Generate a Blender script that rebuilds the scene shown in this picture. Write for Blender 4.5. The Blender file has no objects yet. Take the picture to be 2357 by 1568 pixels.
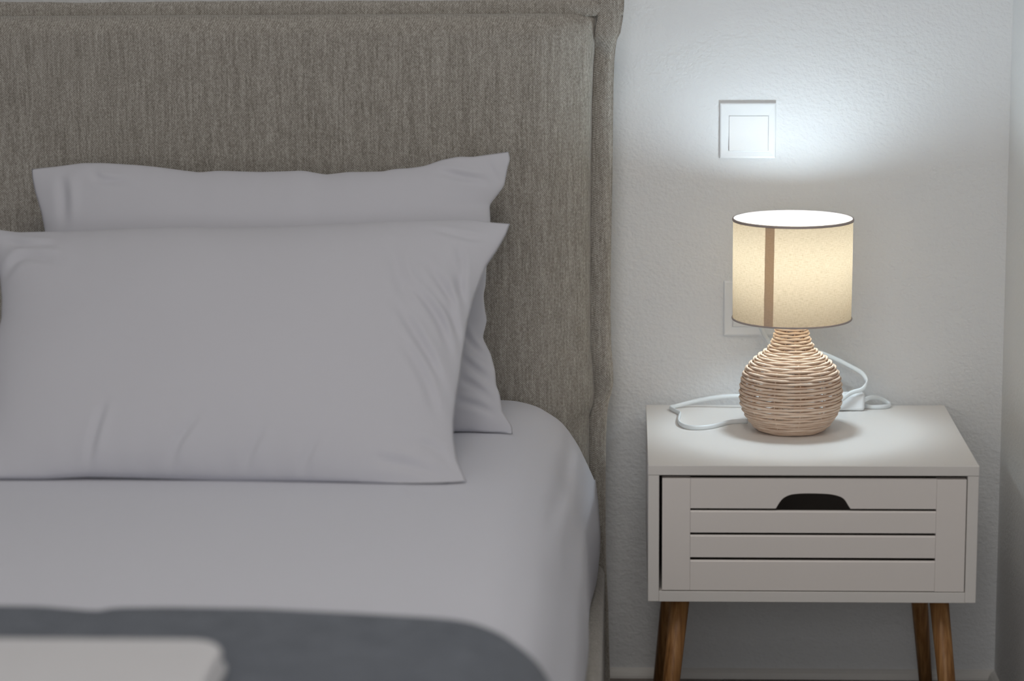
import bpy, math, random
import numpy as np
from mathutils import Vector, noise
random.seed(7)
sc = bpy.context.scene
COL = sc.collection
PI = math.pi

# ---------------------------------------------------------------- camera
cd = bpy.data.cameras.new('camera')
cam = bpy.data.objects.new('camera', cd)
COL.objects.link(cam)
FPX, PITCH, YAW, ROLL = 6000.0, 0.1851, 0.0445, -0.0073
cd.sensor_width = 36.0
cd.lens = FPX / 2357 * 36.0
cp, sp = math.cos(PITCH), math.sin(PITCH)
cyw, syw = math.cos(YAW), math.sin(YAW)
Fv = Vector((-syw * cp, cyw * cp, -sp))
Rv = Vector((cyw, syw, 0))
Uv = Rv.cross(Fv)
R2 = math.cos(ROLL) * Rv + math.sin(ROLL) * Uv
U2 = -math.sin(ROLL) * Rv + math.cos(ROLL) * Uv
from mathutils import Matrix
m = Matrix((R2, U2, -Fv)).transposed().to_4x4()
m.translation = Vector((-0.03, -3.4734, 1.2605))
cam.matrix_world = m
cd.clip_start = 0.05
cd.dof.use_dof = True
cd.dof.focus_distance = 3.77
cd.dof.aperture_fstop = 2.55
sc.camera = cam

# ---------------------------------------------------------------- light, exposure
sc.view_settings.view_transform = 'Standard'
sc.view_settings.look = 'None'
sc.view_settings.exposure = 0.0
sc.view_settings.gamma = 1.0
sc.view_settings.use_curve_mapping = False
sc.cycles.use_denoising = True
sc.cycles.max_bounces = 10
sc.cycles.diffuse_bounces = 7
sc.cycles.transmission_bounces = 6
sc.cycles.sample_clamp_indirect = 4.0
sc.cycles.caustics_reflective = False
sc.cycles.caustics_refractive = False

w = bpy.data.worlds.new('world')
sc.world = w
w.use_nodes = True
w.node_tree.nodes['Background'].inputs[0].default_value = (0.55, 0.65, 0.8, 1)
w.node_tree.nodes['Background'].inputs[1].default_value = 0.5

def area(name, loc, rot, sx, sy, power, col):
    l = bpy.data.lights.new(name, 'AREA')
    l.shape = 'RECTANGLE'; l.size = sx; l.size_y = sy; l.energy = power; l.color = col
    o = bpy.data.objects.new(name, l)
    o.location = loc; o.rotation_euler = rot
    COL.objects.link(o)
    return o
ROOM_X0, ROOM_X1, ROOM_Y0, ROOM_Y1, ROOM_H = -3.3, 0.5385, -4.6, 0.418, 2.6
# broad fill light, set in an unseen window added behind the camera
area('added_window_fill', (-0.55, ROOM_Y0 - 0.02, 1.25), (math.radians(90), 0, 0), 1.9, 1.9, 25.5, (1.0, 0.965, 0.925))
# second fill light from above, under an added ceiling lamp out of view
area('added_ceiling_fill', (-0.1, -1.3, 2.52), (0, 0, 0), 0.8, 0.8, 12.3, (1.0, 0.94, 0.87))

# ---------------------------------------------------------------- helpers
def tag(o, label=None, cat=None, group=None, kind=None):
    if label: o['label'] = label
    if cat: o['category'] = cat
    if group: o['group'] = group
    if kind: o['kind'] = kind
    return o

def mesh(name, verts, faces, mat=None, parent=None, smooth=False, loc=None):
    me = bpy.data.meshes.new(name)
    me.from_pydata([tuple(v) for v in verts], [], faces)
    me.update()
    if mat: me.materials.append(mat)
    if smooth: me.polygons.foreach_set('use_smooth', [True] * len(me.polygons))
    o = bpy.data.objects.new(name, me)
    COL.objects.link(o)
    if parent:
        o.parent = parent
        p = parent; off = Vector((0, 0, 0))
        while p:
            off += p.location; p = p.parent
        o.location = -off          # meshes are modelled in world space
    return o

def empty(name, loc):
    o = bpy.data.objects.new(name, None)
    o.empty_display_size = 0.1
    o.location = loc
    COL.objects.link(o)
    return o

def boxv(x0, x1, y0, y1, z0, z1):
    v = [(x0,y0,z0),(x1,y0,z0),(x1,y1,z0),(x0,y1,z0),(x0,y0,z1),(x1,y0,z1),(x1,y1,z1),(x0,y1,z1)]
    f = [(0,3,2,1),(4,5,6,7),(0,1,5,4),(1,2,6,5),(2,3,7,6),(3,0,4,7)]
    return v, f

def box(name, b, mat, parent=None, bevel=0.0, seg=2, smooth=False):
    v, f = boxv(*b)
    o = mesh(name, v, f, mat, parent)
    if bevel:
        md = o.modifiers.new('bevel', 'BEVEL'); md.width = bevel; md.segments = seg; md.limit_method = 'ANGLE'
        o.data.polygons.foreach_set('use_smooth', [True] * 6)
        wn = o.modifiers.new('wn', 'WEIGHTED_NORMAL')
    return o

def join(parts):
    V, Fc = [], []
    for v, f in parts:
        n = len(V); V += [tuple(q) for q in v]; Fc += [tuple(i + n for i in q) for q in f]
    return V, Fc

def tube(path, rx, rz=None, n=10, closed=False, ref=(0, 0, 1), cap=True):
    """tube along path; rx = half width across, rz = half height along ref"""
    rz = rz or rx
    P = [Vector(p) for p in path]; N = len(P)
    V, Fc = [], []
    ref = Vector(ref)
    for i, p in enumerate(P):
        a = P[(i - 1) % N] if closed or i > 0 else p
        b = P[(i + 1) % N] if closed or i < N - 1 else p
        t = (b - a).normalized()
        s = t.cross(ref)
        if s.length < 1e-4: s = t.cross(Vector((1, 0, 0)))
        s.normalize(); u = s.cross(t)
        r1 = rx[i] if hasattr(rx, '__len__') else rx
        r2 = rz[i] if hasattr(rz, '__len__') else rz
        for k in range(n):
            A = 2 * PI * k / n
            V.append(p + s * (math.cos(A) * r1) + u * (math.sin(A) * r2))
    for i in range(N if closed else N - 1):
        j = (i + 1) % N
        for k in range(n):
            l = (k + 1) % n
            Fc.append((i*n+k, i*n+l, j*n+l, j*n+k))
    if cap and not closed:
        Fc.append(tuple(range(n-1, -1, -1))); Fc.append(tuple((N-1)*n + k for k in range(n)))
    return V, Fc

def smooth_path(pts, per=8):
    """Catmull-Rom through the points"""
    P = [np.array(p, float) for p in pts]
    P = [2*P[0]-P[1]] + P + [2*P[-1]-P[-2]]
    out = []
    for i in range(1, len(P) - 2):
        for k in range(per):
            t = k / per
            a, b, c, d = P[i-1], P[i], P[i+1], P[i+2]
            out.append(0.5*((2*b)+(-a+c)*t+(2*a-5*b+4*c-d)*t*t+(-a+3*b-3*c+d)*t**3))
    out.append(P[-2])
    return out

def lathe(prof, cx, cy, n=64, closed_prof=False):
    V = []; N = len(prof)
    for r, z in prof:
        for k in range(n):
            a = 2*PI*k/n
            V.append((cx + r*math.cos(a), cy + r*math.sin(a), z))
    Fc = []
    for i in range(N if closed_prof else N-1):
        j = (i+1) % N
        for k in range(n):
            l = (k+1) % n
            Fc.append((i*n+k, i*n+l, j*n+l, j*n+k))
    return V, Fc

# ---------------------------------------------------------------- materials
def mat(name, col=(0.8,0.8,0.8), rough=0.5, metal=0.0, spec=0.5, sheen=0.0):
    m = bpy.data.materials.new(name); m.use_nodes = True
    b = m.node_tree.nodes['Principled BSDF']
    b.inputs['Base Color'].default_value = (*col, 1)
    b.inputs['Roughness'].default_value = rough
    b.inputs['Metallic'].default_value = metal
    b.inputs['Specular IOR Level'].default_value = spec
    b.inputs['Sheen Weight'].default_value = sheen
    return m, m.node_tree, b

class NT:
    def __init__(s, nt): s.nt = nt; s.n = nt.nodes; s.l = nt.links
    def add(s, t, **kw):
        n = s.n.new(t)
        for k, v in kw.items():
            setattr(n, k, v)
        return n
    def math(s, op, a, b=None, clamp=False):
        n = s.n.new('ShaderNodeMath'); n.operation = op; n.use_clamp = clamp
        for i, x in enumerate((a, b)):
            if x is None: continue
            if isinstance(x, (int, float)): n.inputs[i].default_value = x
            else: s.l.new(x, n.inputs[i])
        return n.outputs[0]
    def coord(s, scale=(1,1,1)):
        tc = s.n.new('ShaderNodeTexCoord'); mp = s.n.new('ShaderNodeMapping')
        mp.inputs['Scale'].default_value = scale
        s.l.new(tc.outputs['Object'], mp.inputs['Vector'])
        return mp.outputs[0]
    def noise(s, vec, scale, detail=2, rough=0.5):
        n = s.n.new('ShaderNodeTexNoise'); n.inputs['Scale'].default_value = scale
        n.inputs['Detail'].default_value = detail; n.inputs['Roughness'].default_value = rough
        s.l.new(vec, n.inputs['Vector'])
        return n.outputs['Fac']
    def ramp(s, fac, stops):
        n = s.n.new('ShaderNodeValToRGB')
        e = n.color_ramp.elements
        while len(e) < len(stops): e.new(0.5)
        for i, (p, c) in enumerate(stops):
            e[i].position = p; e[i].color = (*c, 1)
        s.l.new(fac, n.inputs[0])
        return n.outputs[0]
    def bump(s, h, bsdf, strength, dist):
        n = s.n.new('ShaderNodeBump'); n.inputs['Strength'].default_value = strength
        n.inputs['Distance'].default_value = dist
        s.l.new(h, n.inputs['Height'])
        s.l.new(n.outputs[0], bsdf.inputs['Normal'])

def wall_mat(name, col, k=1.0):
    m, nt, b = mat(name, col, 0.75, spec=0.25)
    T = NT(nt)
    c = T.coord((1, 1, 1.25))
    a = T.noise(c, 165, 2.5, 0.55)
    d = T.noise(c, 85, 2, 0.5)
    h = T.math('ADD', T.math('MULTIPLY', a, 0.6), T.math('MULTIPLY', d, 0.7))
    T.bump(h, b, 0.8 * k, 0.0026)
    return m
M_WALL = wall_mat('white_stucco_paint', (0.75, 0.765, 0.78))
M_WALL2 = wall_mat('white_side_wall_paint', (0.76, 0.77, 0.775), 0.5)
M_CEIL, _, _ = mat('ceiling_paint', (0.82, 0.82, 0.82), 0.9)
M_TRIM, _, _ = mat('white_trim_paint', (0.74, 0.725, 0.70), 0.5)

def plank_mat():
    m, nt, b = mat('grey_brown_floor', (0.2,0.17,0.15), 0.45)
    T = NT(nt)
    oi = T.add('ShaderNodeObjectInfo')
    c = T.coord((30, 3, 30))
    f = T.noise(c, 2.0, 5, 0.6)
    f = T.math('ADD', T.math('MULTIPLY', f, 0.8), T.math('MULTIPLY', oi.outputs['Random'], 0.25))
    T.l.new(T.ramp(f, [(0.25,(0.10,0.085,0.075)),(0.8,(0.26,0.225,0.20))]), b.inputs['Base Color'])
    return m
M_FLOOR = plank_mat()

def fabric_mat(name, dark, mid, light):
    """woven chenille: vertical yarn columns, staggered stitches, flecked heather yarns"""
    m, nt, b = mat(name, mid, 0.92, spec=0.15, sheen=0.35)
    T = NT(nt)
    tc = T.add('ShaderNodeTexCoord'); sep = T.add('ShaderNodeSeparateXYZ')
    T.l.new(tc.outputs['Object'], sep.inputs[0])
    xw = T.math('ADD', sep.outputs['X'], T.math('MULTIPLY', sep.outputs['Y'], 0.8))
    warp = T.noise(tc.outputs['Object'], 60, 1)
    zz = T.math('ADD', sep.outputs['Z'], T.math('MULTIPLY', warp, 0.0016))
    xx = T.math('ADD', xw, T.math('MULTIPLY', warp, 0.0009))
    kx = 2*PI/0.0036; kz = 2*PI/0.0033
    sx = T.math('SINE', T.math('MULTIPLY', xx, kx))
    sz = T.math('SINE', T.math('MULTIPLY', zz, kz))
    w1 = T.math('MULTIPLY', sx, sz)                              # staggered stitches
    streak = T.noise(T.coord((330, 330, 26)), 1.0, 3, 0.6)       # heathered vertical yarns
    streak2 = T.noise(T.coord((95, 95, 3)), 1.0, 2, 0.5)
    fleck = T.noise(T.coord((420, 420, 300)), 1.0, 2, 0.7)
    v = T.math('ADD', T.math('MULTIPLY', w1, 0.17), T.math('MULTIPLY', T.math('SUBTRACT', streak, 0.5), 0.72))
    v = T.math('ADD', v, T.math('MULTIPLY', T.math('SUBTRACT', fleck, 0.5), 1.0))
    v = T.math('ADD', v, T.math('MULTIPLY', T.math('SUBTRACT', streak2, 0.5), 0.20))
    v = T.math('ADD', v, 0.5)
    T.l.new(T.ramp(v, [(0.12, dark), (0.5, mid), (0.88, light)]), b.inputs['Base Color'])
    h = T.math('ADD', T.math('MULTIPLY', w1, 0.5), fleck)
    T.bump(h, b, 0.5, 0.0008)
    return m
M_FAB = fabric_mat('greige_woven_upholstery', (0.17,0.155,0.132), (0.325,0.302,0.268), (0.53,0.51,0.47))

def linen_mat(name, col, k=0.12):
    m, nt, b = mat(name, col, 0.85, spec=0.2, sheen=0.1)
    T = NT(nt)
    c = T.coord((1,1,1))
    h = T.math('ADD', T.noise(c, 9, 2), T.math('MULTIPLY', T.noise(c, 900, 1), 0.02))
    T.bump(h, b, k, 0.01)
    return m
M_SHEET = linen_mat('white_cotton_sheet', (0.63,0.64,0.705), 0.10)
M_PILLOW = linen_mat('white_cotton_pillowcase', (0.57,0.572,0.622), 0.10)
M_TOWEL = linen_mat('white_terry', (0.64,0.64,0.665), 0.3)
def throw_mat():
    m, nt, b = mat('blue_grey_throw', (0.09,0.1,0.115), 0.95, spec=0.1, sheen=0.2)
    T = NT(nt)
    c = T.coord((1,1,1))
    f = T.noise(c, 30, 4, 0.6)
    T.l.new(T.ramp(f, [(0.3,(0.098,0.112,0.138)),(0.75,(0.138,0.155,0.186))]), b.inputs['Base Color'])
    T.bump(T.noise(c, 500, 2), b, 0.5, 0.002)
    return m
M_THROW = throw_mat()

M_LACQ, _, _ = mat('white_lacquered_board', (0.74, 0.715, 0.69), 0.42, spec=0.3)
M_LACQ_EDGE, _, _ = mat('white_lacquered_drawer', (0.79, 0.745, 0.715), 0.42, spec=0.4)
M_DARKBOX, _, _ = mat('raw_drawer_inside', (0.42, 0.37, 0.33), 0.8)
M_PLAS, _, _ = mat('white_plastic', (0.80, 0.82, 0.84), 0.28)
M_PLAS2, _, _ = mat('white_plastic_rocker', (0.82, 0.83, 0.84), 0.22)
M_CORD, _, _ = mat('white_pvc_cord', (0.76, 0.80, 0.82), 0.35)
M_BLACK, _, _ = mat('dark_socket_hole', (0.03,0.03,0.03), 0.5)
M_METAL, _, _ = mat('white_metal', (0.75,0.75,0.75), 0.35, metal=0.6)

def wood_mat():
    m, nt, b = mat('bamboo_leg', (0.42,0.22,0.09), 0.42, spec=0.4)
    T = NT(nt)
    f = T.noise(T.coord((240,240,6)), 1.0, 4, 0.6)
    g = T.noise(T.coord((60,60,14)), 1.0, 2, 0.5)
    v = T.math('ADD', T.math('MULTIPLY', f, 0.75), T.math('MULTIPLY', g, 0.3))
    T.l.new(T.ramp(v, [(0.32,(0.15,0.06,0.018)),(0.52,(0.30,0.145,0.05)),(0.72,(0.46,0.25,0.10))]), b.inputs['Base Color'])
    return m
M_WOOD = wood_mat()

def wicker_mat():
    m, nt, b = mat('natural_rattan', (0.7,0.5,0.37), 0.55, spec=0.35)
    T = NT(nt)
    oi = T.add('ShaderNodeObjectInfo')
    f = T.noise(T.coord((60,60,200)), 1.0, 3, 0.6)
    v = T.math('ADD', T.math('MULTIPLY', f, 0.7), T.math('MULTIPLY', oi.outputs['Random'], 0.2))
    T.l.new(T.ramp(v, [(0.2,(0.64,0.465,0.345)),(0.75,(0.85,0.70,0.575))]), b.inputs['Base Color'])
    return m
M_WICK = wicker_mat()

def shade_mat(name, diff, trans, contrast=1.0):
    m = bpy.data.materials.new(name); m.use_nodes = True
    nt = m.node_tree; T = NT(nt)
    for n in list(nt.nodes):
        if n.type != 'OUTPUT_MATERIAL': nt.nodes.remove(n)
    out = [n for n in nt.nodes if n.type == 'OUTPUT_MATERIAL'][0]
    # cylindrical coordinates of the linen: angle and height
    tc = T.add('ShaderNodeTexCoord'); sep = T.add('ShaderNodeSeparateXYZ')
    T.l.new(tc.outputs['Object'], sep.inputs[0])
    ang = T.math('ARCTAN2', sep.outputs['Y'], sep.outputs['X'])
    arc = T.math('MULTIPLY', ang, 0.0855)
    def cyl(sa, sz):
        cb = T.add('ShaderNodeCombineXYZ')
        T.l.new(T.math('MULTIPLY', arc, sa), cb.inputs[0]); T.l.new(T.math('MULTIPLY', sep.outputs['Z'], sz), cb.inputs[2])
        return cb.outputs[0]
    hz = T.noise(cyl(130, 1300), 1.0, 3, 0.65)      # horizontal slubs
    vt = T.noise(cyl(1300, 130), 1.0, 3, 0.65)      # vertical slubs
    v = T.math('MULTIPLY', T.math('ADD', T.math('MULTIPLY', hz, 1.15), T.math('MULTIPLY', vt, 0.85)), 0.5)
    v = T.math('ADD', T.math('MULTIPLY', T.math('SUBTRACT', v, 0.5), 1.7*contrast), 0.5, clamp=True)
    def mixcol(c):
        dk = tuple(x*y for x, y in zip(c, (0.52,0.46,0.36)))
        return T.ramp(v, [(0.05, dk), (0.55, c), (1.0, tuple(min(1, x*1.12) for x in c))])
    d = T.add('ShaderNodeBsdfDiffuse'); t = T.add('ShaderNodeBsdfTranslucent')
    T.l.new(mixcol(diff), d.inputs[0]); T.l.new(mixcol(trans), t.inputs[0])
    a = T.add('ShaderNodeAddShader')
    T.l.new(d.outputs[0], a.inputs[0]); T.l.new(t.outputs[0], a.inputs[1])
    T.l.new(a.outputs[0], out.inputs[0])
    return m
M_SHADE = shade_mat('translucent_linen', (0.47,0.39,0.29), (0.094,0.0715,0.0475))
M_SEAM = shade_mat('linen_overlap', (0.45,0.375,0.31), (0.205,0.148,0.078), 0.5)
M_RIM, _, _ = mat('taupe_shade_trim', (0.42,0.36,0.34), 0.8)

def bulb_mat():
    m = bpy.data.materials.new('lit_bulb_glass'); m.use_nodes = True
    nt = m.node_tree; b = nt.nodes['Principled BSDF']
    b.inputs['Base Color'].default_value = (0.9,0.9,0.9,1)
    b.inputs['Emission Color'].default_value = (0.77, 0.925, 1.03, 1)
    b.inputs['Emission Strength'].default_value = 77.0
    return m
M_BULB = bulb_mat()

# ---------------------------------------------------------------- room shell
def struct(o): o['kind'] = 'structure'; return o
t = 0.12
struct(box('wall_back', (ROOM_X0 - t, ROOM_X1 + t, ROOM_Y1, ROOM_Y1 + t, -0.05, ROOM_H), M_WALL))
struct(box('wall_right', (ROOM_X1, ROOM_X1 + t, ROOM_Y0, ROOM_Y1, -0.05, ROOM_H), M_WALL2))
struct(box('wall_left', (ROOM_X0 - t, ROOM_X0, ROOM_Y0, ROOM_Y1, -0.05, ROOM_H), M_WALL2))
struct(box('ceiling', (ROOM_X0 - t, ROOM_X1 + t, ROOM_Y0 - t, ROOM_Y1 + t, ROOM_H, ROOM_H + t), M_CEIL))
# front wall behind the camera; its window opening is added for the fill light
wx0, wx1, wz0, wz1 = -1.55, 0.45, 0.25, 2.25
parts = [boxv(ROOM_X0 - t, wx0, ROOM_Y0 - t, ROOM_Y0, -0.05, ROOM_H), boxv(wx1, ROOM_X1 + t, ROOM_Y0 - t, ROOM_Y0, -0.05, ROOM_H),
         boxv(wx0, wx1, ROOM_Y0 - t, ROOM_Y0, -0.05, wz0), boxv(wx0, wx1, ROOM_Y0 - t, ROOM_Y0, wz1, ROOM_H)]
struct(mesh('wall_front', *join(parts), M_WALL2))
fr = 0.05
wfp = [boxv(wx0, wx1, ROOM_Y0-0.1, ROOM_Y0-0.04, wz0, wz0+fr), boxv(wx0, wx1, ROOM_Y0-0.1, ROOM_Y0-0.04, wz1-fr, wz1),
       boxv(wx0, wx0+fr, ROOM_Y0-0.1, ROOM_Y0-0.04, wz0+fr, wz1-fr), boxv(wx1-fr, wx1, ROOM_Y0-0.1, ROOM_Y0-0.04, wz0+fr, wz1-fr),
       boxv(-0.575, -0.525, ROOM_Y0-0.1, ROOM_Y0-0.04, wz0+fr, wz1-fr)]
struct(mesh('added_window_1', *join(wfp), M_TRIM))  # frame of the added, unseen window
# floor: slab with separate planks in the part near the bed head
fl = struct(box('floor', (ROOM_X0 - t, ROOM_X1 + t, ROOM_Y0 - t, ROOM_Y1 + t, -0.06, -0.006), M_FLOOR))
v, f = boxv(0, 0.178, 0, 1.196, -0.006, 0)
pl_me = None
ix = 0
x = ROOM_X0
while x < ROOM_X1 - 0.01:
    y = ROOM_Y0 - (ix % 3) * 0.4
    while y < ROOM_Y1 - 0.01:
        y0 = max(y, ROOM_Y0); y1 = min(y + 1.196, ROOM_Y1)
        x1 = min(x + 0.178, ROOM_X1)
        if y1 - y0 > 0.02:
            full = abs(y1 - y0 - 1.196) < 1e-6 and abs(x1 - x - 0.178) < 1e-6
            if full and pl_me is None:
                p = mesh('plank', v, f, M_FLOOR, fl); pl_me = p.data
            elif full:
                p = bpy.data.objects.new('plank', pl_me); COL.objects.link(p); p.parent = fl
            else:
                vv, ff = boxv(0, x1 - x, 0, y1 - y0, -0.006, 0)
                p = mesh('plank', vv, ff, M_FLOOR, fl)
            p.location = (x, y0, 0)
        y += 1.2
    x += 0.18; ix += 1
# small quarter-round skirting
def cove(pts, name):
    prof = [(0, 0), (0.011, 0), (0.0105, 0.004), (0.008, 0.009), (0.004, 0.0125), (0, 0.0145)]
    (x0, y0), (x1, y1), (nx, ny) = pts
    V = []
    for (px, py) in ((x0, y0), (x1, y1)):
        for d, h in prof: V.append((px + nx*d, py + ny*d, h))
    n = len(prof)
    Fc = [(i, (i+1) % n, n + (i+1) % n, n + i) for i in range(n)] + [tuple(range(n)), tuple(range(2*n-1, n-1, -1))]
    return struct(mesh(name, V, Fc, M_TRIM))
cove(((ROOM_X0, ROOM_Y1), (ROOM_X1, ROOM_Y1), (0, -1)), 'baseboard_back')
cove(((ROOM_X1, ROOM_Y1), (ROOM_X1, ROOM_Y0), (-1, 0)), 'baseboard_right')
# ceiling lamp added out of view as a body for the overhead fill
cl = empty('added_ceiling_lamp', (-0.1, -1.3, 2.6))
tag(cl, 'flat square white ceiling lamp, added out of view for fill light', 'lamp')
box('added_lamp_housing', (-0.55, 0.35, -1.75, -0.85, 2.53, 2.6), M_METAL, cl, 0.01)

# ---------------------------------------------------------------- bed frame with headboard
bed = empty('bed', (-0.86, -0.65, 0))
tag(bed, 'bed frame with tall headboard upholstered in greige woven fabric with a flanged edge', 'bed')
BX0 = -1.66       # left end of the bed
SEAM = [(0.02,-0.0845),(0.3718,-0.0845),(0.4317,-0.0844),(0.4482,-0.0785),(0.4648,-0.0765),(0.4978,-0.0784),(0.5307,-0.0823),(0.57,-0.0822),(0.70,-0.082),(0.7966,-0.0812),
        (0.8923,-0.0798),(0.9492,-0.0778),(0.9807,-0.0752),(1.0027,-0.0714),(1.0121,-0.0701),(1.0296,-0.0664),(1.06,-0.0664)]
OUTER = [(0.02,-0.0541),(0.0644,-0.0554),(0.133,-0.0567),(0.2011,-0.0599),(0.2688,-0.0606),(0.3361,-0.0605),(0.4029,-0.0598),(0.4295,-0.0585),(0.4495,-0.0566),
         (0.466,-0.0514),(0.4826,-0.0488),(0.5024,-0.0494),(0.5354,-0.052),(0.601,-0.0533),(0.6986,-0.052),(0.7953,-0.0501),(0.8593,-0.0494),(0.9229,-0.0488),
         (0.9609,-0.0475),(0.9798,-0.0456),(0.9924,-0.0437),(1.0019,-0.0387),(1.0207,-0.0355),(1.0364,-0.0336),(1.0489,-0.033),(1.08,-0.033)]
sz_, sx_ = zip(*SEAM); oz_, ox_ = zip(*OUTER)
ZTOP = 1.031      # seam under the top flange
YS, YF = 0.353, 0.2985
def ss(a, b, x):
    t = min(1, max(0, (x-a)/(b-a))); return t*t*(3-2*t)
def cushion():
    zs = list(np.linspace(0.03, 0.40, 16)) + list(np.linspace(0.42, ZTOP - 0.05, 100)) + list(ZTOP - 0.05*(1 - np.linspace(0, 1, 22)[1:])**1.8)
    us = list(np.linspace(0, 1, 40)**1.0 * 0.0)
    # x parameter: distance from the right seam
    ds = list(0.09*np.linspace(0, 1, 34)**1.7) + list(np.linspace(0.10, 1.0, 70))
    W = []
    xl = BX0 + 0.0
    full = (-0.08 - xl)
    dd = []
    for d in ds:
        dd.append(d if d < 0.5 else 0.5 + (d-0.5)/0.5*(full-0.5))
    for z in zs:
        xs = np.interp(z, sz_, sx_)
        for d in dd:
            x = xs - d
            dl = max(x - xl, 0)
            # puckers where the cushion is gathered along the seam
            puck = 0.0018*noise.noise(Vector((5.1, 2.2, z*34)))*math.exp(-d/0.03) + 0.0007*noise.noise(Vector((x*30, 7.7, 1.0)))*math.exp(-(ZTOP-z)/0.02)
            e1 = min(d/0.105, 1); e2 = min((ZTOP - z)/0.03, 1); e3 = min(dl/0.062, 1)
            r = lambda e: math.sqrt(max(0, 1-(1-e)**2.0))
            y = YS - (YS-YF)*min(r(e1), 1)*(0.35+0.65*r(e2))*r(e3) if e2 > 0 else YS
            y = YS - (YS-YF)*r(e1)*(0.5+0.5*r(e2))*r(e3)
            y += puck + 0.0013*noise.noise(Vector((x*3, z*3, 0.3)))*ss(0, 0.2, d)
            W.append((x + 0.0050*math.sin(PI*min(d/0.034, 1)), y, z))
    n = len(dd)
    Fc = []
    for i in range(len(zs)-1):
        for j in range(n-1):
            Fc.append((i*n+j, (i+1)*n+j, (i+1)*n+j+1, i*n+j+1))
    return W, Fc
hb = mesh('headboard', *cushion(), M_FAB, bed, True)
# backing body behind the cushion
box('headboard_body', (BX0 - 0.01, -0.068, 0.353, 0.404, 0.0, 1.035), M_FAB, bed, 0.012, 3)
# flange: a double fabric lip round the cushion, wavy
def flange_side(sign=1):
    V, Fc = [], []
    zs = np.linspace(0.004, 1.0512, 260)
    K = 9
    for z in zs:
        a = np.interp(min(z, 1.03), sz_, sx_); b = np.interp(z, oz_, ox_)
        a -= 0.004
        if sign < 0:
            a, b = 2*(-0.066+BX0)/2 - a + 0.0, 2*(-0.066+BX0)/2 - b
        wav = 0.004*noise.noise(Vector((z*9, 1.5, 3)))+0.002*noise.noise(Vector((z*40, 1.5, 8)))
        # the folded pleat near the upper corner and the twist by the mattress
        wav2 = -0.006*math.exp(-((z-0.950)/0.010)**2) + 0.008*math.exp(-((z-0.46)/0.02)**2) - 0.006*math.exp(-((z-0.50)/0.02)**2)
        th = 0.0085
        for s in (0, 1):
            for k in range(K):
                t = k/(K-1)
                x = a + (b-a)*t
                roll = math.sqrt(max(0, 1-(max(t-0.72, 0)/0.28)**2))
                y0 = 0.345 + 0.011*(1-t)**3*(1-ss(0.965, 1.01, z)) + wav*t + wav2*t*(1.3-t) - 0.016*ss(0.962, 1.002, z)*min(1, 0.25+t+ss(0.975, 1.012, z))
                yy = y0 + (-th/2*roll - 0.002*math.sin(t*PI) if s == 0 else th/2*roll)
                V.append((x, yy, z))
    m2 = 2*K
    for i in range(len(zs)-1):
        for k in range(m2):
            # loop order front 0..K-1 then back K-1..0
            idx = list(range(K)) + list(range(2*K-1, K-1, -1))
            p, q = idx[k], idx[(k+1) % m2]
            fc = (i*m2+p, i*m2+q, (i+1)*m2+q, (i+1)*m2+p)
            Fc.append(fc if sign > 0 else fc[::-1])
    return V, Fc
mesh('edge_flange', *flange_side(1), M_FAB, hb, True)
mesh('edge_flange', *flange_side(-1), M_FAB, hb, True)
def flange_top():
    V, Fc = [], []
    xs = np.linspace(BX0 - 0.02, -0.0345, 300)
    K = 8
    for x in xs:
        z0 = ZTOP - 0.004 + 0.0012*noise.noise(Vector((x*14, 0, 5)))
        z1 = 1.0505 + 0.0022*noise.noise(Vector((x*4.5, 3, 5))) + 0.001*noise.noise(Vector((x*20, 3, 5)))
        th = 0.0085
        wav = 0.003*noise.noise(Vector((x*8, 9, 5)))
        for s in (0, 1):
            for k in range(K):
                t = k/(K-1)
                roll = math.sqrt(max(0, 1-(max(t-0.75, 0)/0.25)**2))
                y0 = 0.330 + wav*t
                V.append((x, y0 + (-th/2*roll-0.0015*math.sin(t*PI) if s == 0 else th/2*roll), z0 + (z1-z0)*t))
    m2 = 2*K
    idx = list(range(K)) + list(range(2*K-1, K-1, -1))
    for i in range(len(xs)-1):
        for k in range(m2):
            p, q = idx[k], idx[(k+1) % m2]
            Fc.append((i*m2+p, (i+1)*m2+p, (i+1)*m2+q, i*m2+q))
    return V, Fc
mesh('edge_flange', *flange_top(), M_FAB, hb, True)
# upholstered base below the mattress
box('side_rail', (-0.110, -0.0615, -1.75, 0.330, 0.028, 0.213), M_FAB, bed, 0.022, 6)
box('side_rail', (BX0 + 0.005, BX0 + 0.07, -1.75, 0.330, 0.028, 0.213), M_FAB, bed, 0.026, 6)
box('foot_rail', (BX0 + 0.07, -0.111, -1.75, -1.69, 0.028, 0.213), M_FAB, bed, 0.02, 4)
box('slat_base', (BX0 + 0.072, -0.127, -1.688, 0.28, 0.18, 0.2125), M_DARKBOX, bed)
for lx in (BX0 + 0.06, -0.12):
    for ly in (-1.68, 0.25):
        mesh('foot', *tube([(lx, ly, 0.0), (lx, ly, 0.05)], 0.02, n=16), M_BLACK, bed, True)

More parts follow.
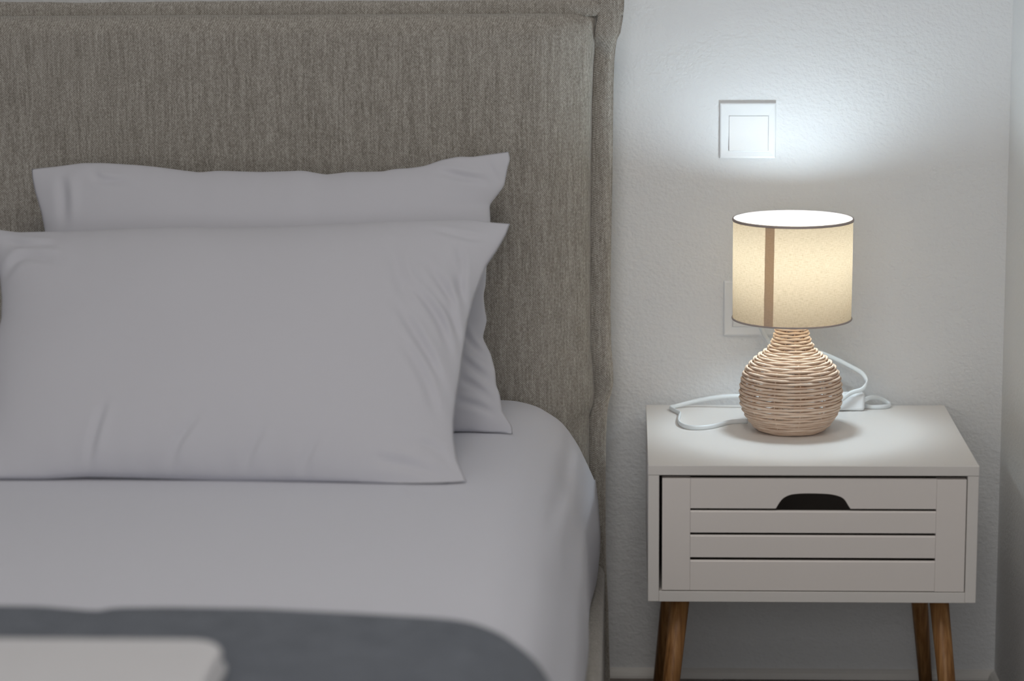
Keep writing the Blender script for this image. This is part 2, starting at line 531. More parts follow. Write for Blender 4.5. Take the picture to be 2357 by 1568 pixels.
# ---------------------------------------------------------------- mattress under a fitted sheet
BED_Z = 0.4705
PROF = [(-0.230,0.4705),(-0.205,0.4700),(-0.185,0.4675),(-0.1623,0.461),(-0.1463,0.4525),(-0.1270,0.4395),(-0.1142,0.4250),(-0.1027,0.4052),(-0.0950,0.3870),
        (-0.0845,0.3642),(-0.0765,0.3457),(-0.0715,0.3191),(-0.0693,0.2992),(-0.0680,0.2658),(-0.0692,0.2300),(-0.0725,0.2200),(-0.0800,0.2160),(-0.0950,0.2155)]
PROF = [tuple(p) for p in smooth_path([(x, z, 0) for x, z in PROF], 4)]
PROF = [(p[0], p[1]) for p in PROF]
MX0 = BX0 + 0.01
def prof_at(y):
    """right-hand cross-section of the mattress at depth y"""
    k = ss(-0.02, 0.20, y)
    out = []
    for x, z in PROF:
        dx = (x + 0.23)/0.162
        xx = x - 0.0115*(1-k)*max(0, min(1, dx))
        out.append((xx, z))
    return out
def ztop(x, y=0.0):
    X, Z = [], []
    for a, b in prof_at(y):
        if not X or a > X[-1]: X.append(a); Z.append(b)
        else: break
    if x < MX0 + 0.16: x = MX0 + (-0.0680) - x       # mirror
    return float(np.interp(x, X, Z))
def sheet():
    ys = list(np.linspace(-1.66, -0.1, 60)) + list(np.linspace(-0.08, 0.294, 60))
    V, Fc = [], []; n = None
    for y in ys:
        pr = prof_at(y)
        # flat middle, then mirrored left side
        mid = [(x, BED_Z) for x in np.linspace(-0.24, MX0 - 0.0680 + 0.24, 90)]
        left = [(MX0 - 0.0680 - x, z) for x, z in pr][::1]
        ring = pr[::-1] + mid + left
        # rounded head and foot ends
        de = min(0.2975 - y, y + 1.665)
        dz = -0.028*(1-min(de/0.03, 1))**2 if de < 0.03 else 0
        for j, (x, z) in enumerate(ring):
            h = 0.0016*noise.noise(Vector((x*5, y*4, z*3)))*(1 if z > 0.3 else 0)
            zz = z + (dz if z > 0.35 else 0) + h
            xx = x
            if x > -0.17:     # soft lengthways folds of the sheet on the side by the night stand
                s = ss(-0.17, -0.10, x)
                xx += s*(0.0035*math.sin((z*70 + y*9))*ss(0.45, 0.40, 0.45 if z > 0.45 else z)*0)
                a = math.exp(-(((x+0.108) - 0.012*math.sin(y*3.5+0.6))/0.007)**2)
                b = math.exp(-(((x+0.122) - 0.012*math.sin(y*3.5+0.6))/0.007)**2)
                zz += (0.0065*a - 0.006*b)*ss(-0.5, 0.0, y)*ss(0.30, 0.16, y)
                xx += 0.003*noise.noise(Vector((1.0, y*7, z*12)))*s
            V.append((xx, y, zz))
        n = len(ring)
    for i in range(len(ys)-1):
        for j in range(n-1):
            Fc.append((i*n+j, i*n+j+1, (i+1)*n+j+1, (i+1)*n+j))
    Fc.append(tuple(range(n))[::-1]); Fc.append(tuple((len(ys)-1)*n + k for k in range(n)))
    # bottom
    for i in range(len(ys)-1):
        Fc.append((i*n+n-1, i*n, (i+1)*n, (i+1)*n+n-1))
    return V, Fc
mt = empty('mattress', (-0.86, -0.65, 0.17))
tag(mt, 'thick mattress in a smooth white fitted sheet with rounded corners, lying in the bed frame', 'mattress')
o = mesh('fitted_sheet', *sheet(), M_SHEET, mt, True)

# ---------------------------------------------------------------- pillows
def resample(pts, n):
    P = np.array(pts, float)
    s = np.r_[0, np.cumsum(np.linalg.norm(np.diff(P, axis=0), axis=1))]; s /= s[-1]
    t = np.linspace(0, 1, n)
    return np.c_[np.interp(t, s, P[:, 0]), np.interp(t, s, P[:, 1])]
def smooth1(P, k=2):
    P = P.copy()
    for _ in range(k):
        P[1:-1] = 0.25*P[:-2] + 0.5*P[1:-1] + 0.25*P[2:]
    return P
def pillow(name, base, top, top_e, right_e, bot_e, left_e, creases, hf, hbk, NU=240, NV=150, ymax=None, seed=0):
    by, bz = base; d = np.array([top[0]-by, top[1]-bz]); d /= np.linalg.norm(d)
    nrm = np.array([-d[1], d[0]])       # facing camera and up, in (y,z)
    T_ = smooth1(resample(top_e, NU), 3); B_ = smooth1(resample(bot_e, NU), 3)
    R_ = smooth1(resample(right_e[::-1], NV), 2); L_ = smooth1(resample(left_e[::-1], NV), 2)
    u = np.linspace(0, 1, NU)[None, :, None]; v = np.linspace(0, 1, NV)[:, None, None]
    S = (1-v)*B_[None] + v*T_[None] + (1-u)*L_[:, None] + u*R_[:, None] \
        - ((1-u)*(1-v)*B_[0] + u*(1-v)*B_[-1] + (1-u)*v*T_[0] + u*v*T_[-1])
    U = 2*u[..., 0]-1; Vv = 2*v[..., 0]-1
    e = np.clip(1-np.abs(U)**2.6, 0, 1)**0.62 * np.clip(1-np.abs(Vv)**2.4, 0, 1)**0.58
    H = hf*e
    X = S[..., 0]; Tt = S[..., 1]
    D = np.zeros_like(X); creases = [(a, b*1.05, c*1.75) for a, b, c in creases]
    for (pts, wd, dp) in creases:
        P = np.array([p[:2] for p in smooth_path([(a, b, 0) for a, b in pts], 6)])
        best = np.full(X.shape, 1e9); bt = np.zeros_like(X); sd = np.zeros_like(X)
        m_ = len(P)-1
        for i in range(m_):
            a, b = P[i], P[i+1]; ab = b-a; L2 = ab@ab + 1e-12
            t = np.clip(((X-a[0])*ab[0] + (Tt-a[1])*ab[1])/L2, 0, 1)
            dx = X-(a[0]+t*ab[0]); dy = Tt-(a[1]+t*ab[1])
            q = np.hypot(dx, dy); c = ab[0]*dy-ab[1]*dx
            mk = q < best
            best = np.where(mk, q, best); bt = np.where(mk, (i+t)/m_, bt); sd = np.where(mk, np.sign(c), sd)
        g = np.sin(np.clip(bt, 0.02, 0.98)*PI)**0.7
        q = best/wd
        D += g*dp*(-np.exp(-q**2) + 0.75*np.exp(-((q*sd-1.6)/1.0)**2) + 0.3*np.exp(-((q*sd+1.6)/1.0)**2))
    nz = np.array([[0.004*noise.noise(Vector((X[i, j]*7+seed, Tt[i, j]*7, 0.5))) for j in range(NU)] for i in range(NV)])
    # gathers along the seams, strongest near the corners
    gat = np.array([[0.0022*noise.noise(Vector((X[i, j]*45+seed, Tt[i, j]*8, 2.5))) for j in range(NU)] for i in range(NV)])
    edge = np.exp(-(1-np.abs(Vv))/0.16)
    Hf = H + (nz + D)*np.clip(e*2.5, 0, 1) + gat*edge*np.clip(e*4, 0, 1)
    Hb = -hbk*e + nz*np.clip(e*2, 0, 1)*0.5
    verts = []
    for Hx in (Hf, Hb):
        Y = by + Tt*d[0] + Hx*nrm[0]
        Z = bz + Tt*d[1] + Hx*nrm[1]
        verts.append((X, Y, Z))
    V = []
    for (a, b, c) in verts:
        for i in range(NV):
            for j in range(NU):
                x, y, z = a[i, j], b[i, j], c[i, j]
                if ymax is not None: y = min(y, ymax)
                zb = ztop(x, y) + 0.0015
                V.append((x, y, max(z, zb)))
    n0 = NU*NV
    Fc = []
    bd = lambda i, j: i in (0, NV-1) or j in (0, NU-1)
    for i in range(NV-1):
        for j in range(NU-1):
            q = [(i, j), (i, j+1), (i+1, j+1), (i+1, j)]
            Fc.append(tuple(a*NU+b for a, b in q))
            Fc.append(tuple((a*NU+b) if bd(a, b) else n0+a*NU+b for a, b in q[::-1]))
    o = mesh(name, V, Fc, M_PILLOW, None, True)
    return o

fr_top = [(-0.9382,0.4347),(-0.9180,0.4226),(-0.8984,0.4138),(-0.8734,0.4090),(-0.8247,0.4090),(-0.7159,0.4120),(-0.5950,0.4127),(-0.4746,0.4165),(-0.3847,0.4243),(-0.2947,0.4297),(-0.2467,0.4320),(-0.2165,0.4280),(-0.1900,0.4256)]
fr_right = [(-0.1900,0.4256),(-0.1948,0.4059),(-0.2059,0.3785),(-0.2198,0.3498),(-0.2277,0.3206),(-0.2354,0.2902),(-0.2416,0.2526),(-0.2451,0.2082),(-0.2480,0.1645),(-0.2519,0.1214),(-0.2539,0.0860),(-0.2527,0.0581),(-0.2468,0.0235),(-0.2326,-0.0119)]
fr_bot = [(-0.8764,-0.0117),(-0.8347,-0.0081),(-0.7783,-0.0079),(-0.7225,-0.0043),(-0.6660,-0.0054),(-0.5534,-0.0091),(-0.4411,-0.0141),(-0.3851,-0.0179),(-0.3404,-0.0218),(-0.3014,-0.0243),(-0.2626,-0.0228),(-0.2326,-0.0119)]
fr_left = [(-0.9382,0.4347),(-0.9089,0.3830),(-0.8855,0.3284),(-0.8773,0.2900),(-0.8728,0.2559),(-0.8760,0.2074),(-0.8681,0.0985),(-0.8686,0.0282),(-0.8764,-0.0117)]
fr_cr = [
 ([(-0.2573,0.3668),(-0.2510,0.3282),(-0.2515,0.2826)],0.0055,0.0034),([(-0.2670,0.3436),(-0.2480,0.2826),(-0.2404,0.2377)],0.006,0.0032),
 ([(-0.2929,0.3950),(-0.2450,0.3868),(-0.2153,0.3902)],0.006,0.0022),([(-0.2989,0.3282),(-0.2638,0.2676),(-0.2477,0.1862)],0.006,0.0032),
 ([(-0.3235,0.2902),(-0.2800,0.2377),(-0.2526,0.1645)],0.0065,0.0034),([(-0.3424,0.2600),(-0.2978,0.1862),(-0.2630,0.1143)],0.007,0.0032),
 ([(-0.3238,0.1861),(-0.2925,0.1356),(-0.2728,0.0790)],0.007,0.0026),([(-0.2879,0.2826),(-0.2564,0.2303),(-0.2425,0.1717)],0.0055,0.0030),
 ([(-0.2989,0.0371),(-0.2706,0.0303),(-0.2412,-0.0038)],0.007,0.0030),([(-0.3534,0.0094),(-0.3028,0.0028),(-0.2520,-0.0106)],0.007,0.0026),
 ([(-0.7026,0.0848),(-0.7135,0.0357),(-0.7199,-0.0022)],0.006,0.0020),([(-0.5777,0.0640),(-0.6023,0.0292),(-0.6155,-0.0052)],0.006,0.0020),
 ([(-0.4914,0.0504),(-0.5109,0.0157),(-0.5199,-0.0083)],0.006,0.0016),([(-0.4226,0.0367),(-0.4373,0.0091),(-0.4468,-0.0127)],0.006,0.0016),
 ([(-0.8949,0.3908),(-0.8552,0.3672),(-0.8119,0.3594)],0.008,0.0028),([(-0.8832,0.3130),(-0.8518,0.3438),(-0.8016,0.3283)],0.009,0.0028),
 ([(-0.3509,0.3591),(-0.3289,0.2826),(-0.3079,0.2155)],0.009,0.0020)]
p1 = pillow('pillow', (-0.235,0.478), (0.08,0.752), fr_top, fr_right, fr_bot, fr_left, fr_cr, 0.062, 0.02, seed=3)
tag(p1, 'front white pillow leaning back against the other pillow, creased at its right side', 'pillow', 'white pillows on the bed')
bk_top = [(-0.8824,0.3827),(-0.8468,0.3865),(-0.8093,0.3917),(-0.7779,0.3916),(-0.7275,0.3882),(-0.7023,0.3856),(-0.6645,0.3802),(-0.6393,0.3769),(-0.6144,0.3795),(-0.5519,0.3774),(-0.4896,0.3792),(-0.4583,0.3733),(-0.4273,0.3771),(-0.3775,0.3777),(-0.3608,0.3816),(-0.3391,0.3828),(-0.3175,0.3861),(-0.2934,0.3951),(-0.2681,0.4003),(-0.2494,0.3996),(-0.2284,0.4028),(-0.1980,0.4073)]
bk_right = [(-0.1980,0.4073),(-0.1948,0.3956),(-0.1984,0.3851),(-0.2030,0.3565),(-0.2096,0.3461),(-0.2236,0.3274),(-0.2220,0.3035),(-0.2246,0.2707),(-0.2270,0.2278),(-0.2274,0.2087),(-0.2302,0.1947),(-0.2281,0.1744),(-0.2248,0.1579),(-0.2305,0.1321),(-0.2186,0.1082),(-0.2122,0.0838),(-0.2107,0.0638),(-0.2057,0.0520),(-0.2011,0.0247),(-0.1876,0.0055),(-0.1868,-0.0074)]
bk_bot = [(-0.8759,-0.0080),(-0.5982,-0.0103),(-0.3557,-0.0079),(-0.2682,-0.0058),(-0.2471,-0.0033),(-0.2229,-0.0075),(-0.1868,-0.0074)]
bk_left = [(-0.8824,0.3827),(-0.8817,0.3722),(-0.8760,0.3492),(-0.8646,0.3166),(-0.8580,0.2893),(-0.8573,0.2453),(-0.8559,0.1176),(-0.8686,0.0232),(-0.8759,-0.0080)]
bk_cr = [
 ([(-0.2289,0.3937),(-0.2193,0.3741),(-0.2067,0.3578)],0.005,0.0030),([(-0.3029,0.3743),(-0.2594,0.3644),(-0.2160,0.3578)],0.006,0.0034),
 ([(-0.2617,0.1434),(-0.2430,0.1182),(-0.2215,0.1026)],0.005,0.0030),([(-0.2610,0.0994),(-0.2364,0.0806),(-0.2150,0.0682)],0.005,0.0028),
 ([(-0.2659,0.0370),(-0.2356,0.0308),(-0.2052,0.0185)],0.005,0.0026),([(-0.8398,0.3754),(-0.8317,0.3426),(-0.8256,0.2905)],0.008,0.0030),
 ([(-0.7927,0.3753),(-0.7762,0.3589),(-0.7384,0.3542)],0.006,0.0020),([(-0.2604,0.0681),(-0.2360,0.0557),(-0.2116,0.0402)],0.005,0.0026)]
p2 = pillow('pillow', (0.05,0.474), (0.215,0.818), bk_top, bk_right, bk_bot, bk_left, bk_cr, 0.055, 0.05, ymax=0.290, seed=11)
tag(p2, 'rear white pillow standing against the fabric headboard, behind the other pillow', 'pillow', 'white pillows on the bed')

# ---------------------------------------------------------------- throw across the foot of the bed
EDGE = [(-1.8,-0.83),(-1.2,-0.832),(-0.80,-0.8385),(-0.6916,-0.8397),(-0.6451,-0.8405),(-0.6058,-0.8510),(-0.5839,-0.8570),(-0.5658,-0.8438),(-0.5063,-0.8411),(-0.4137,-0.8442),(-0.3205,-0.8584),(-0.2277,-0.875),(-0.15,-0.895),(-0.09,-0.915),(-0.06,-0.93)]
ex, ey = zip(*EDGE)
def throw():
    V, Fc = [], []
    pr = [(x, z) for x, z in prof_at(-0.8) if z > 0.235]
    line = []
    for x in np.linspace(MX0+0.17, -0.24, 110): line.append((x, BED_Z, 0, 1))
    pts = [(x, z) for x, z in pr if x > -0.235]
    for i, (x, z) in enumerate(pts):
        a = pts[max(i-1, 0)]; b = pts[min(i+1, len(pts)-1)]
        tx, tz = b[0]-a[0], b[1]-a[1]; L = math.hypot(tx, tz) or 1
        line.append((x, z, -tz/L, tx/L))
    # left drape (mirror)
    lft = []
    for x, z, nx, nz in line:
        if x > -0.24: lft.append((MX0-0.068-x, z, -nx, nz))
    line = lft[::-1] + line
    NS = 46
    for k in range(NS):
        s = k/(NS-1)
        for (x, z, nx, nz) in line:
            ye = float(np.interp(x, ex, ey))
            xr = x
            ye = float(np.interp(x, ex, ey)) if x > -1.5 else ye
            dist = s**1.6*0.72
            th = 0.011*math.sqrt(max(0, 1-(1-min(dist/0.010, 1))**2)) + 0.0015
            th += 0.0025*noise.noise(Vector((x*6, (ye-dist)*6, 1.2)))*ss(0, 0.03, dist) + 0.001*ss(0, 0.02, dist)
            V.append((x + nx*th, ye - dist, z + nz*th))
    n = len(line)
    for k in range(NS-1):
        for j in range(n-1):
            Fc.append((k*n+j, (k+1)*n+j, (k+1)*n+j+1, k*n+j+1))
    base = len(V)
    # hem: closes the far edge down to the sheet
    for (x, z, nx, nz) in line:
        ye = float(np.interp(x, ex, ey))
        V.append((x + nx*0.0012, ye - 0.001, z + nz*0.0012))
    for j in range(n-1):
        Fc.append((base+j, j, j+1, base+j+1))
    return V, Fc
th = mesh('throw_blanket', *throw(), M_THROW, None, True)
tag(th, 'blue-grey throw blanket spread across the foot of the bed', 'blanket')

# folded white towel lying on the throw
def rbox_layers(x0, x1, y0, y1, z0, z1, r, rz, nseg=8):
    V, Fc = [], []
    def ring(inset, z):
        pts = []
        rr = max(r-inset, 0.002)
        for cx, cy, a0 in ((x1-r, y1-r, 0), (x0+r, y1-r, 90), (x0+r, y0+r, 180), (x1-r, y0+r, 270)):
            for k in range(nseg+1):
                a = math.radians(a0 + 90*k/nseg)
                pts.append((cx + rr*math.cos(a), cy + rr*math.sin(a), z))
        return pts
    rings = []
    for k in range(6):
        a = PI/2*k/5
        rings.append(ring(rz*(1-math.sin(a)), z0 + rz*(1-math.cos(a))))
    for k in range(6):
        a = PI/2*k/5
        rings.append(ring(rz*(1-math.cos(a)), z1 - rz*(1-math.sin(a))))
    n = len(rings[0])
    for rg in rings: V += rg
    for i in range(len(rings)-1):
        for k in range(n):
            l = (k+1) % n
            Fc.append((i*n+k, i*n+l, (i+1)*n+l, (i+1)*n+k))
    Fc.append(tuple(range(n))[::-1]); Fc.append(tuple((len(rings)-1)*n+k for k in range(n)))
    return V, Fc
tw = empty('folded_towel', (-0.66, -1.25, 0.486))
tag(tw, 'folded white towel lying on the blue-grey throw at the near left', 'towel')
mesh('towel_layer', *rbox_layers(-0.885, -0.412, -1.43, -1.063, 0.4862, 0.5015, 0.034, 0.0075), M_TOWEL, tw, True)
mesh('towel_layer', *rbox_layers(-0.89, -0.415, -1.425, -1.066, 0.5018, 0.517, 0.034, 0.0075), M_TOWEL, tw, True)

# ---------------------------------------------------------------- night stand
NT_Z0, NT_Z1, NT_D = 0.243, 0.436, 0.398
ns = empty('nightstand', (0.225, 0.199, 0.0))
tag(ns, 'small white nightstand with one slatted drawer and splayed bamboo legs, beside the bed', 'nightstand')
zt = NT_Z1
box('top_panel', (0, 0.45, 0, NT_D, zt-0.0138, zt), M_LACQ, ns, 0.0009)
box('side_panel', (0.0004, 0.0154, 0.0004, NT_D-0.0002, NT_Z0+0.0002, zt-0.0141), M_LACQ, ns, 0.0006)
box('side_panel', (0.4346, 0.4496, 0.0004, NT_D-0.0002, NT_Z0+0.0002, zt-0.0141), M_LACQ, ns, 0.0006)
box('bottom_panel', (0.0155, 0.4345, 0.0004, NT_D-0.0002, NT_Z0, NT_Z0+0.0148), M_LACQ, ns, 0.0006)
box('back_panel', (0.0155, 0.4345, NT_D-0.006, NT_D-0.001, NT_Z0+0.015, zt-0.0142), M_LACQ, ns)
# drawer: dark inner tray carried by stiles and slats in front
dz0, dz1 = zt-0.1768, zt-0.0183
tray = [boxv(0.0245, 0.4300, 0.017, 0.37, dz0+0.006, dz0+0.011), boxv(0.0245, 0.0345, 0.017, 0.37, dz0+0.011, dz1-0.012),
        boxv(0.4200, 0.4300, 0.017, 0.37, dz0+0.011, dz1-0.012), boxv(0.0345, 0.4200, 0.36, 0.37, dz0+0.011, dz1-0.012)]
dr = mesh('drawer', *join(tray), M_DARKBOX, ns)
box('stile', (0.0196, 0.0581, 0.0010, 0.0165, dz0, dz1), M_LACQ_EDGE, dr, 0.0006)
box('stile', (0.3930, 0.4334, 0.0010, 0.0165, dz0-0.0006, dz1-0.0006), M_LACQ_EDGE, dr, 0.0006)
# top slat with finger cut-out
cut_px = [(1787.4,1171),(1795,1158.5),(1802,1149.6),(1810.6,1143.6),(1822.7,1139),(1839,1137),(1856,1136.2),(1883.4,1136.4),(1911,1137.7),(1927.5,1140.8),(1938.6,1144.7),(1947.4,1151.8),(1955,1164),(1960.6,1172)]
cut = [((a-1491)/1696.0, zt - 0.0604 + (1171-b)/1622.0 if b < 1170.5 else zt-0.0604) for a, b in cut_px]
cut = [(p[0], p[1]) for p in smooth_path([(a, b, 0) for a, b in cut], 3)]
xa, xb = 0.0583, 0.3928
def cutslat():
    zb, ztp = zt-0.0604, dz1
    outline = [(xa, zb)] + cut + [(xb, zb)]
    n = len(outline)
    V = []
    for y in (0.0016, 0.0078):
        for x, z in outline: V.append((x, y, max(z, zb)))
        for x, z in outline: V.append((x, y, ztp))
    Fc = []
    for i in range(n-1):
        Fc.append((i, i+1, n+i+1, n+i))
        Fc.append((2*n+i+1, 2*n+i, 3*n+i, 3*n+i+1))
        Fc.append((i+1, i, 2*n+i, 2*n+i+1))
        Fc.append((n+i, n+i+1, 3*n+i+1, 3*n+i))
    Fc += [(0, n, 3*n, 2*n), (n-1, 3*n-1, 4*n-1, 2*n-1)]
    return V, Fc
mesh('slat', *cutslat(), M_LACQ_EDGE, dr)
for a, b in ((0.0638, 0.0946), (0.0984, 0.1297), (0.1340, 0.1766)):
    # slat with a bevelled top edge, as on a louvre
    z1, z0 = zt-a, zt-b
    prof = [(0.0016, z0), (0.0016, z1-0.0020), (0.0032, z1), (0.0068, z1), (0.0068, z0)]
    V = [(xa, y, z) for y, z in prof] + [(xb, y, z) for y, z in prof]
    k = len(prof)
    Fc = [(i, (i+1) % k, k+(i+1) % k, k+i)[::-1] for i in range(k)] + [tuple(range(k)), tuple(range(2*k-1, k-1, -1))]
    mesh('slat', V, Fc, M_LACQ_EDGE, dr)
# four splayed legs
for sx, ax0, ax1 in ((-1, 0.0463, 0.0212), (1, 0.4037, 0.4288)):
    for yt, yb in ((0.042, 0.017), (0.345, 0.371)):
        # (ax0 at the box, ax1 at the floor)
        mesh('leg', *tube([(ax1, yb, 0.0), (ax1*0.5+ax0*0.5, (yt+yb)/2, 0.122), (ax0, yt, NT_Z0)], [0.0098, 0.0122, 0.0134], n=28, ref=(0, 1, 0)), M_WOOD, ns, True)

# ---------------------------------------------------------------- table lamp
LX, LY = 0.2078, 0.2274
lamp = empty('table_lamp', (LX, LY, NT_Z1))
tag(lamp, 'lit table lamp with linen drum shade and woven rattan gourd base, on the nightstand', 'lamp')
RP = [(0.436,0.0445),(0.4395,0.0500),(0.446,0.0575),(0.4544,0.0632),(0.4619,0.0676),(0.468,0.0704),(0.474,0.0724),(0.481,0.0736),(0.494,0.0737),(0.504,0.0727),
      (0.516,0.0702),(0.5226,0.0675),(0.5277,0.0642),(0.5328,0.0600),(0.5368,0.0563),(0.5407,0.0522),(0.5444,0.0478),(0.5484,0.0418),(0.5526,0.0368),(0.557,0.0334),(0.5615,0.0308),
      (0.571,0.0263),(0.5818,0.0240),(0.592,0.0236),(0.606,0.0236)]
rz, rr = zip(*RP)
# stakes
Zs = np.linspace(0.4375, 0.605, 46)
parts = []
for k in range(12):
    a = 2*PI*k/12 + 0.13
    path = [(LX + (np.interp(z, rz, rr)-0.0026)*math.cos(a), LY + (np.interp(z, rz, rr)-0.0026)*math.sin(a), z) for z in Zs]
    parts.append(tube(path, 0.0010, n=6, ref=(math.cos(a+PI/2), math.sin(a+PI/2), 0)))
parts.append(lathe([(0.0, 0.4372), (0.044, 0.4372), (0.044, 0.4395), (0.0, 0.4395)], LX, LY, 40))
wb = mesh('woven_base', *join(parts), M_WICK, lamp, True)
# horizontal strands, each ring its own piece
arc = [0.0]
zz = np.linspace(0.4378, 0.6045, 400); r_ = np.interp(zz, rz, rr)
for i in range(1, 400): arc.append(arc[-1] + math.hypot(zz[i]-zz[i-1], r_[i]-r_[i-1]))
arc = np.array(arc); NR = int(arc[-1]/0.0045)
for k in range(NR+1):
    s = arc[-1]*k/NR
    z = float(np.interp(s, arc, zz)); R = float(np.interp(z, rz, rr)) - 0.0012
    dz = 0.00022*random.uniform(-1, 1); amp = 0.0012; az = 0.00062
    tl = 0.00035*random.uniform(-1, 1); pa = random.uniform(0, 6.28)
    path = []
    NSG = 96
    for q in range(NSG):
        a = 2*PI*q/NSG
        ro = R + amp*math.cos(6*(a-0.13) + PI*(k % 2))
        path.append((LX + ro*math.cos(a), LY + ro*math.sin(a), max(z + dz + tl*math.sin(a+pa) + az*math.cos(6*(a-0.13) + PI*(k % 2)), 0.4383)))
    mesh('wicker_strand', *tube(path, 0.00195*random.uniform(0.95, 1.05), n=6, closed=True), M_WICK, wb, True)
# stem, socket, bulb
mesh('socket', *lathe([(0.0, 0.44), (0.005, 0.44), (0.005, 0.600), (0.0145, 0.602), (0.0145, 0.640), (0.0135, 0.648), (0.013, 0.652), (0.0, 0.652)], LX, LY, 32), M_PLAS, lamp, True)
bp = [(0.0, 0.652), (0.0130, 0.653), (0.0140, 0.662)]
for k in range(1, 14):
    a = -PI/2*0.66 + (PI/2*1.66)*k/13
    bp.append((0.0285*math.cos(a), 0.6985 + 0.0285*math.sin(a)))
bp[-1] = (0.0, 0.727)
mesh('bulb', *lathe(bp, LX, LY, 40), M_BULB, lamp, True)
# shade: modelled round its own axis so the weave follows the cylinder
SR, SZ0, SZ1 = 0.0853, 0.5995, 0.7445
sh_v, sh_f = lathe([(SR-0.0006, SZ0), (SR, (SZ0+SZ1)/2), (SR, SZ1)], 0, 0, 128)
sh = mesh('lamp_shade', [(x, y, z-SZ0) for x, y, z in sh_v], sh_f, M_SHADE, None, True)
sh.parent = lamp; sh.location = (0, 0, SZ0 - NT_Z1)
def torus_strip(name, zc, h, r, parent):
    return mesh(name, *lathe([(r-0.0011, zc-h/2), (r+0.0009, zc-h/2), (r+0.0013, zc), (r+0.0009, zc+h/2), (r-0.0011, zc+h/2)], LX, LY, 128, True), M_RIM, parent, True)
torus_strip('top_trim', SZ1 - 0.0012, 0.0036, SR, sh)
torus_strip('bottom_trim', SZ0 + 0.0009, 0.0024, SR-0.0003, sh)
# vertical seam strip, on the camera side left of centre
a0 = math.atan2(-math.sqrt(1-(0.43)**2), -0.43); da = 0.0125/ SR / 2 / 0.90
V, Fc = [], []
ns_ = 8
for j, z in enumerate((SZ0+0.002, (SZ0+SZ1)/2, SZ1-0.002)):
    for i in range(ns_+1):
        a = a0 - da + 2*da*i/ns_ + 0.012*(1-(z-SZ0)/0.145)*-1
        V.append((( SR+0.0006)*math.cos(a), (SR+0.0006)*math.sin(a), z-SZ0))
for j in range(2):
    for i in range(ns_):
        Fc.append((j*(ns_+1)+i, j*(ns_+1)+i+1, (j+1)*(ns_+1)+i+1, (j+1)*(ns_+1)+i))
se = mesh('seam_strip', V, Fc, M_SEAM, None, True)
se.parent = sh
# spider fitting
parts = [lathe([(0.0150, 0.606), (0.019, 0.606), (0.019, 0.609), (0.0150, 0.609)], LX, LY, 32, True)]
for k in range(3):
    a = 2*PI*k/3 + 0.5
    parts.append(tube([(LX+0.018*math.cos(a), LY+0.018*math.sin(a), 0.6075), (LX+(SR-0.001)*math.cos(a), LY+(SR-0.001)*math.sin(a), 0.6025)], 0.0011, n=6))
mesh('shade_ring', *join(parts), M_METAL, lamp, True)
# cord with in-line switch and plug
RW, RH = 0.0017, 0.0034      # flat two-core flex, half thickness and half height
cordA = [(0.1565,0.398,0.596),(0.1645,0.396,0.579),(0.1729,0.3935,0.5545),(0.1879,0.388,0.5304),(0.2106,0.381,0.5145),(0.2361,0.3775,0.5161),(0.2584,0.3745,0.5208),(0.2841,0.3695,0.5120),(0.3065,0.3650,0.5013),(0.3223,0.3600,0.4924),(0.3286,0.3550,0.4802),(0.3218,0.3500,0.4706),(0.3041,0.3450,0.4656),(0.2895,0.3440,0.4550),(0.276,0.343,0.4445),(0.262,0.345,0.4402)]
# the right-hand loop from the in-line switch
cordB = [(0.325,0.3600,0.4515),(0.334,0.3645,0.4545),(0.3460,0.3740,0.4530),(0.3570,0.3820,0.4470),(0.3650,0.3830,0.4418),(0.3650,0.3770,0.4399),(0.3560,0.3700,0.4397),(0.3400,0.3670,0.4397),(0.322,0.3760,0.4397),(0.29,0.3850,0.4400),(0.23,0.3840,0.4440),(0.19,0.3760,0.4500),
         (0.1639,0.3680,0.4540),(0.1320,0.3690,0.4555),(0.1063,0.3720,0.4530),(0.0740,0.3770,0.4460),(0.0500,0.3730,0.4405),(0.0365,0.3600,0.4397),(0.0420,0.3410,0.4397),(0.0500,0.3200,0.4397),(0.0485,0.2960,0.4397),(0.0470,0.2700,0.4397),(0.0490,0.2470,0.4397),(0.0570,0.2290,0.4397),(0.0720,0.2210,0.4397),(0.0953,0.2310,0.4397),(0.1218,0.2600,0.4397),(0.1380,0.2660,0.4397),(0.1480,0.2660,0.4397)]
cd_o = mesh('power_cord', *join([tube(smooth_path(cordA, 6), RW, RH, n=10), tube(smooth_path(cordB, 6), RW, RH, n=10)]), M_CORD, lamp, True)
# in-line switch
sb = box('inline_switch', (0.258, 0.3262, 0.352, 0.371, 0.4364, 0.4632), M_PLAS, lamp, 0.0048, 4)
# plug in the outlet, behind the shade
mesh('plug', *tube([(0.1555, 0.4075, 0.5905), (0.1555, 0.401, 0.5905), (0.156, 0.394, 0.592), (0.1565, 0.388, 0.594)], [0.0175, 0.0175, 0.013, 0.006], n=24), M_PLAS, lamp, True)

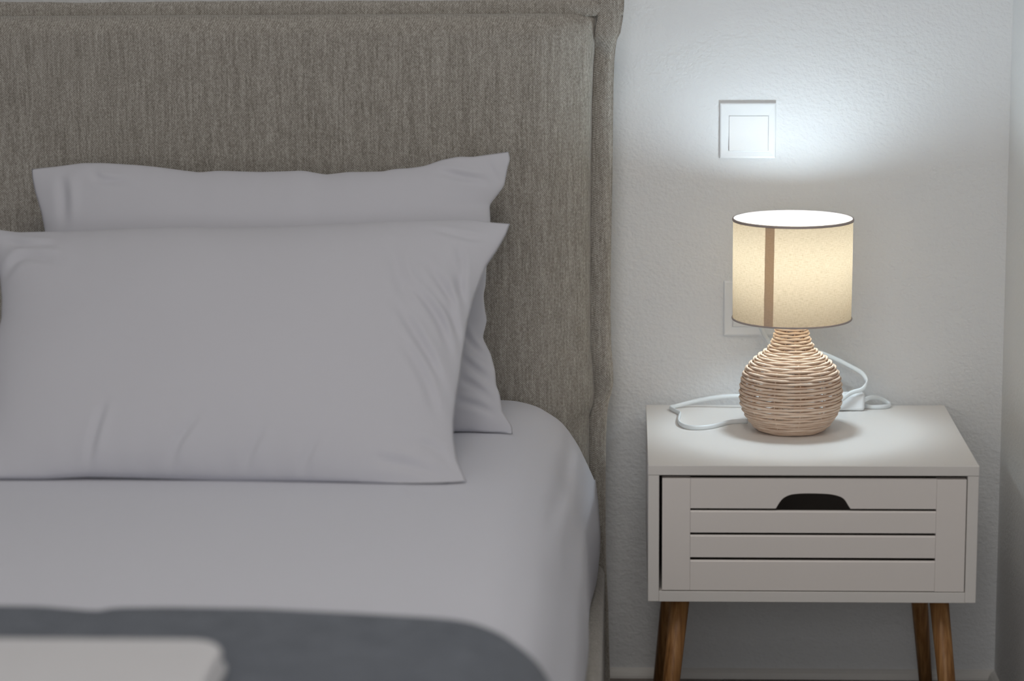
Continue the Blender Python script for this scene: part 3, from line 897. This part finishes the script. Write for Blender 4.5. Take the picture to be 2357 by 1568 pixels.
# ---------------------------------------------------------------- wall plates
def wall_plate(name, x0, x1, z0, z1, ix0, ix1, iz0, iz1, dep):
    r = empty(name, ((x0+x1)/2, ROOM_Y1, (z0+z1)/2))
    yb, yf = ROOM_Y1, ROOM_Y1 - dep
    # dished frame: steep outer edge, face sloping gently inwards to the insert
    rings = [(0, yb), (0.0, yf+0.0022), (0.0012, yf+0.0004), (0.003, yf), ]
    V, Fc = [], []
    def rect(x0, x1, z0, z1, y): return [(x0,y,z0),(x1,y,z0),(x1,y,z1),(x0,y,z1)]
    for ins, y in rings: V += rect(x0+ins, x1-ins, z0+ins, z1-ins, y)
    V += rect(ix0-0.0012, ix1+0.0012, iz0-0.0012, iz1+0.0012, yf+0.0010)
    V += rect(ix0-0.0006, ix1+0.0006, iz0-0.0006, iz1+0.0006, yf+0.0009)
    V += rect(ix0, ix1, iz0, iz1, yf+0.0009)
    V += rect(ix0, ix1, iz0, iz1, yb-0.001)
    n = len(V)//4
    for i in range(n-1):
        for k in range(4):
            l = (k+1) % 4
            Fc.append((i*4+k, i*4+l, (i+1)*4+l, (i+1)*4+k))
    mesh('plate', V, Fc, M_PLAS, r)
    return r
lsw = wall_plate('light_switch', 0.1090, 0.1928, 0.8088, 0.8923, 0.1228, 0.1816, 0.8206, 0.8728, 0.0052)
tag(lsw, 'square white light switch with one rocker, on the wall above the lamp', 'light switch')
yf = ROOM_Y1 - 0.0052
# rocker, tilted: its lower edge stands proud
g = 0.0005
V = [(0.1228+g, yf+0.0004, 0.8728-g), (0.1816-g, yf+0.0004, 0.8728-g)]
n_ = 10
V, Fc = [], []
for i in range(n_+1):
    t_ = i/n_
    z = 0.8728-g + (0.8206+2*g-0.8728)*t_
    y = yf + 0.0002 - 0.0030*(t_-0.5)*2*0.5 - 0.0012 + 0.0012*math.sin(t_*PI)
    V += [(0.1228+g, y, z), (0.1816-g, y, z), (0.1816-g, ROOM_Y1-0.002, z), (0.1228+g, ROOM_Y1-0.002, z)]
for i in range(n_):
    for k in range(4):
        l = (k+1) % 4
        Fc.append((i*4+k, (i+1)*4+k, (i+1)*4+l, i*4+l))
Fc += [(0, 1, 2, 3), (n_*4+3, n_*4+2, n_*4+1, n_*4)]
mesh('rocker', V, Fc, M_PLAS2, lsw)
osk = wall_plate('power_outlet', 0.1170, 0.2005, 0.5395, 0.6235, 0.1308, 0.1868, 0.5535, 0.6095, 0.0052)
tag(osk, 'white wall socket plate partly hidden behind the lamp shade', 'socket')
cxs, czs = 0.1555, 0.5905
mesh('socket_insert', *join([boxv(0.1312, 0.1864, ROOM_Y1-0.0056, ROOM_Y1-0.002, 0.5539, 0.6091)]), M_PLAS2, osk)
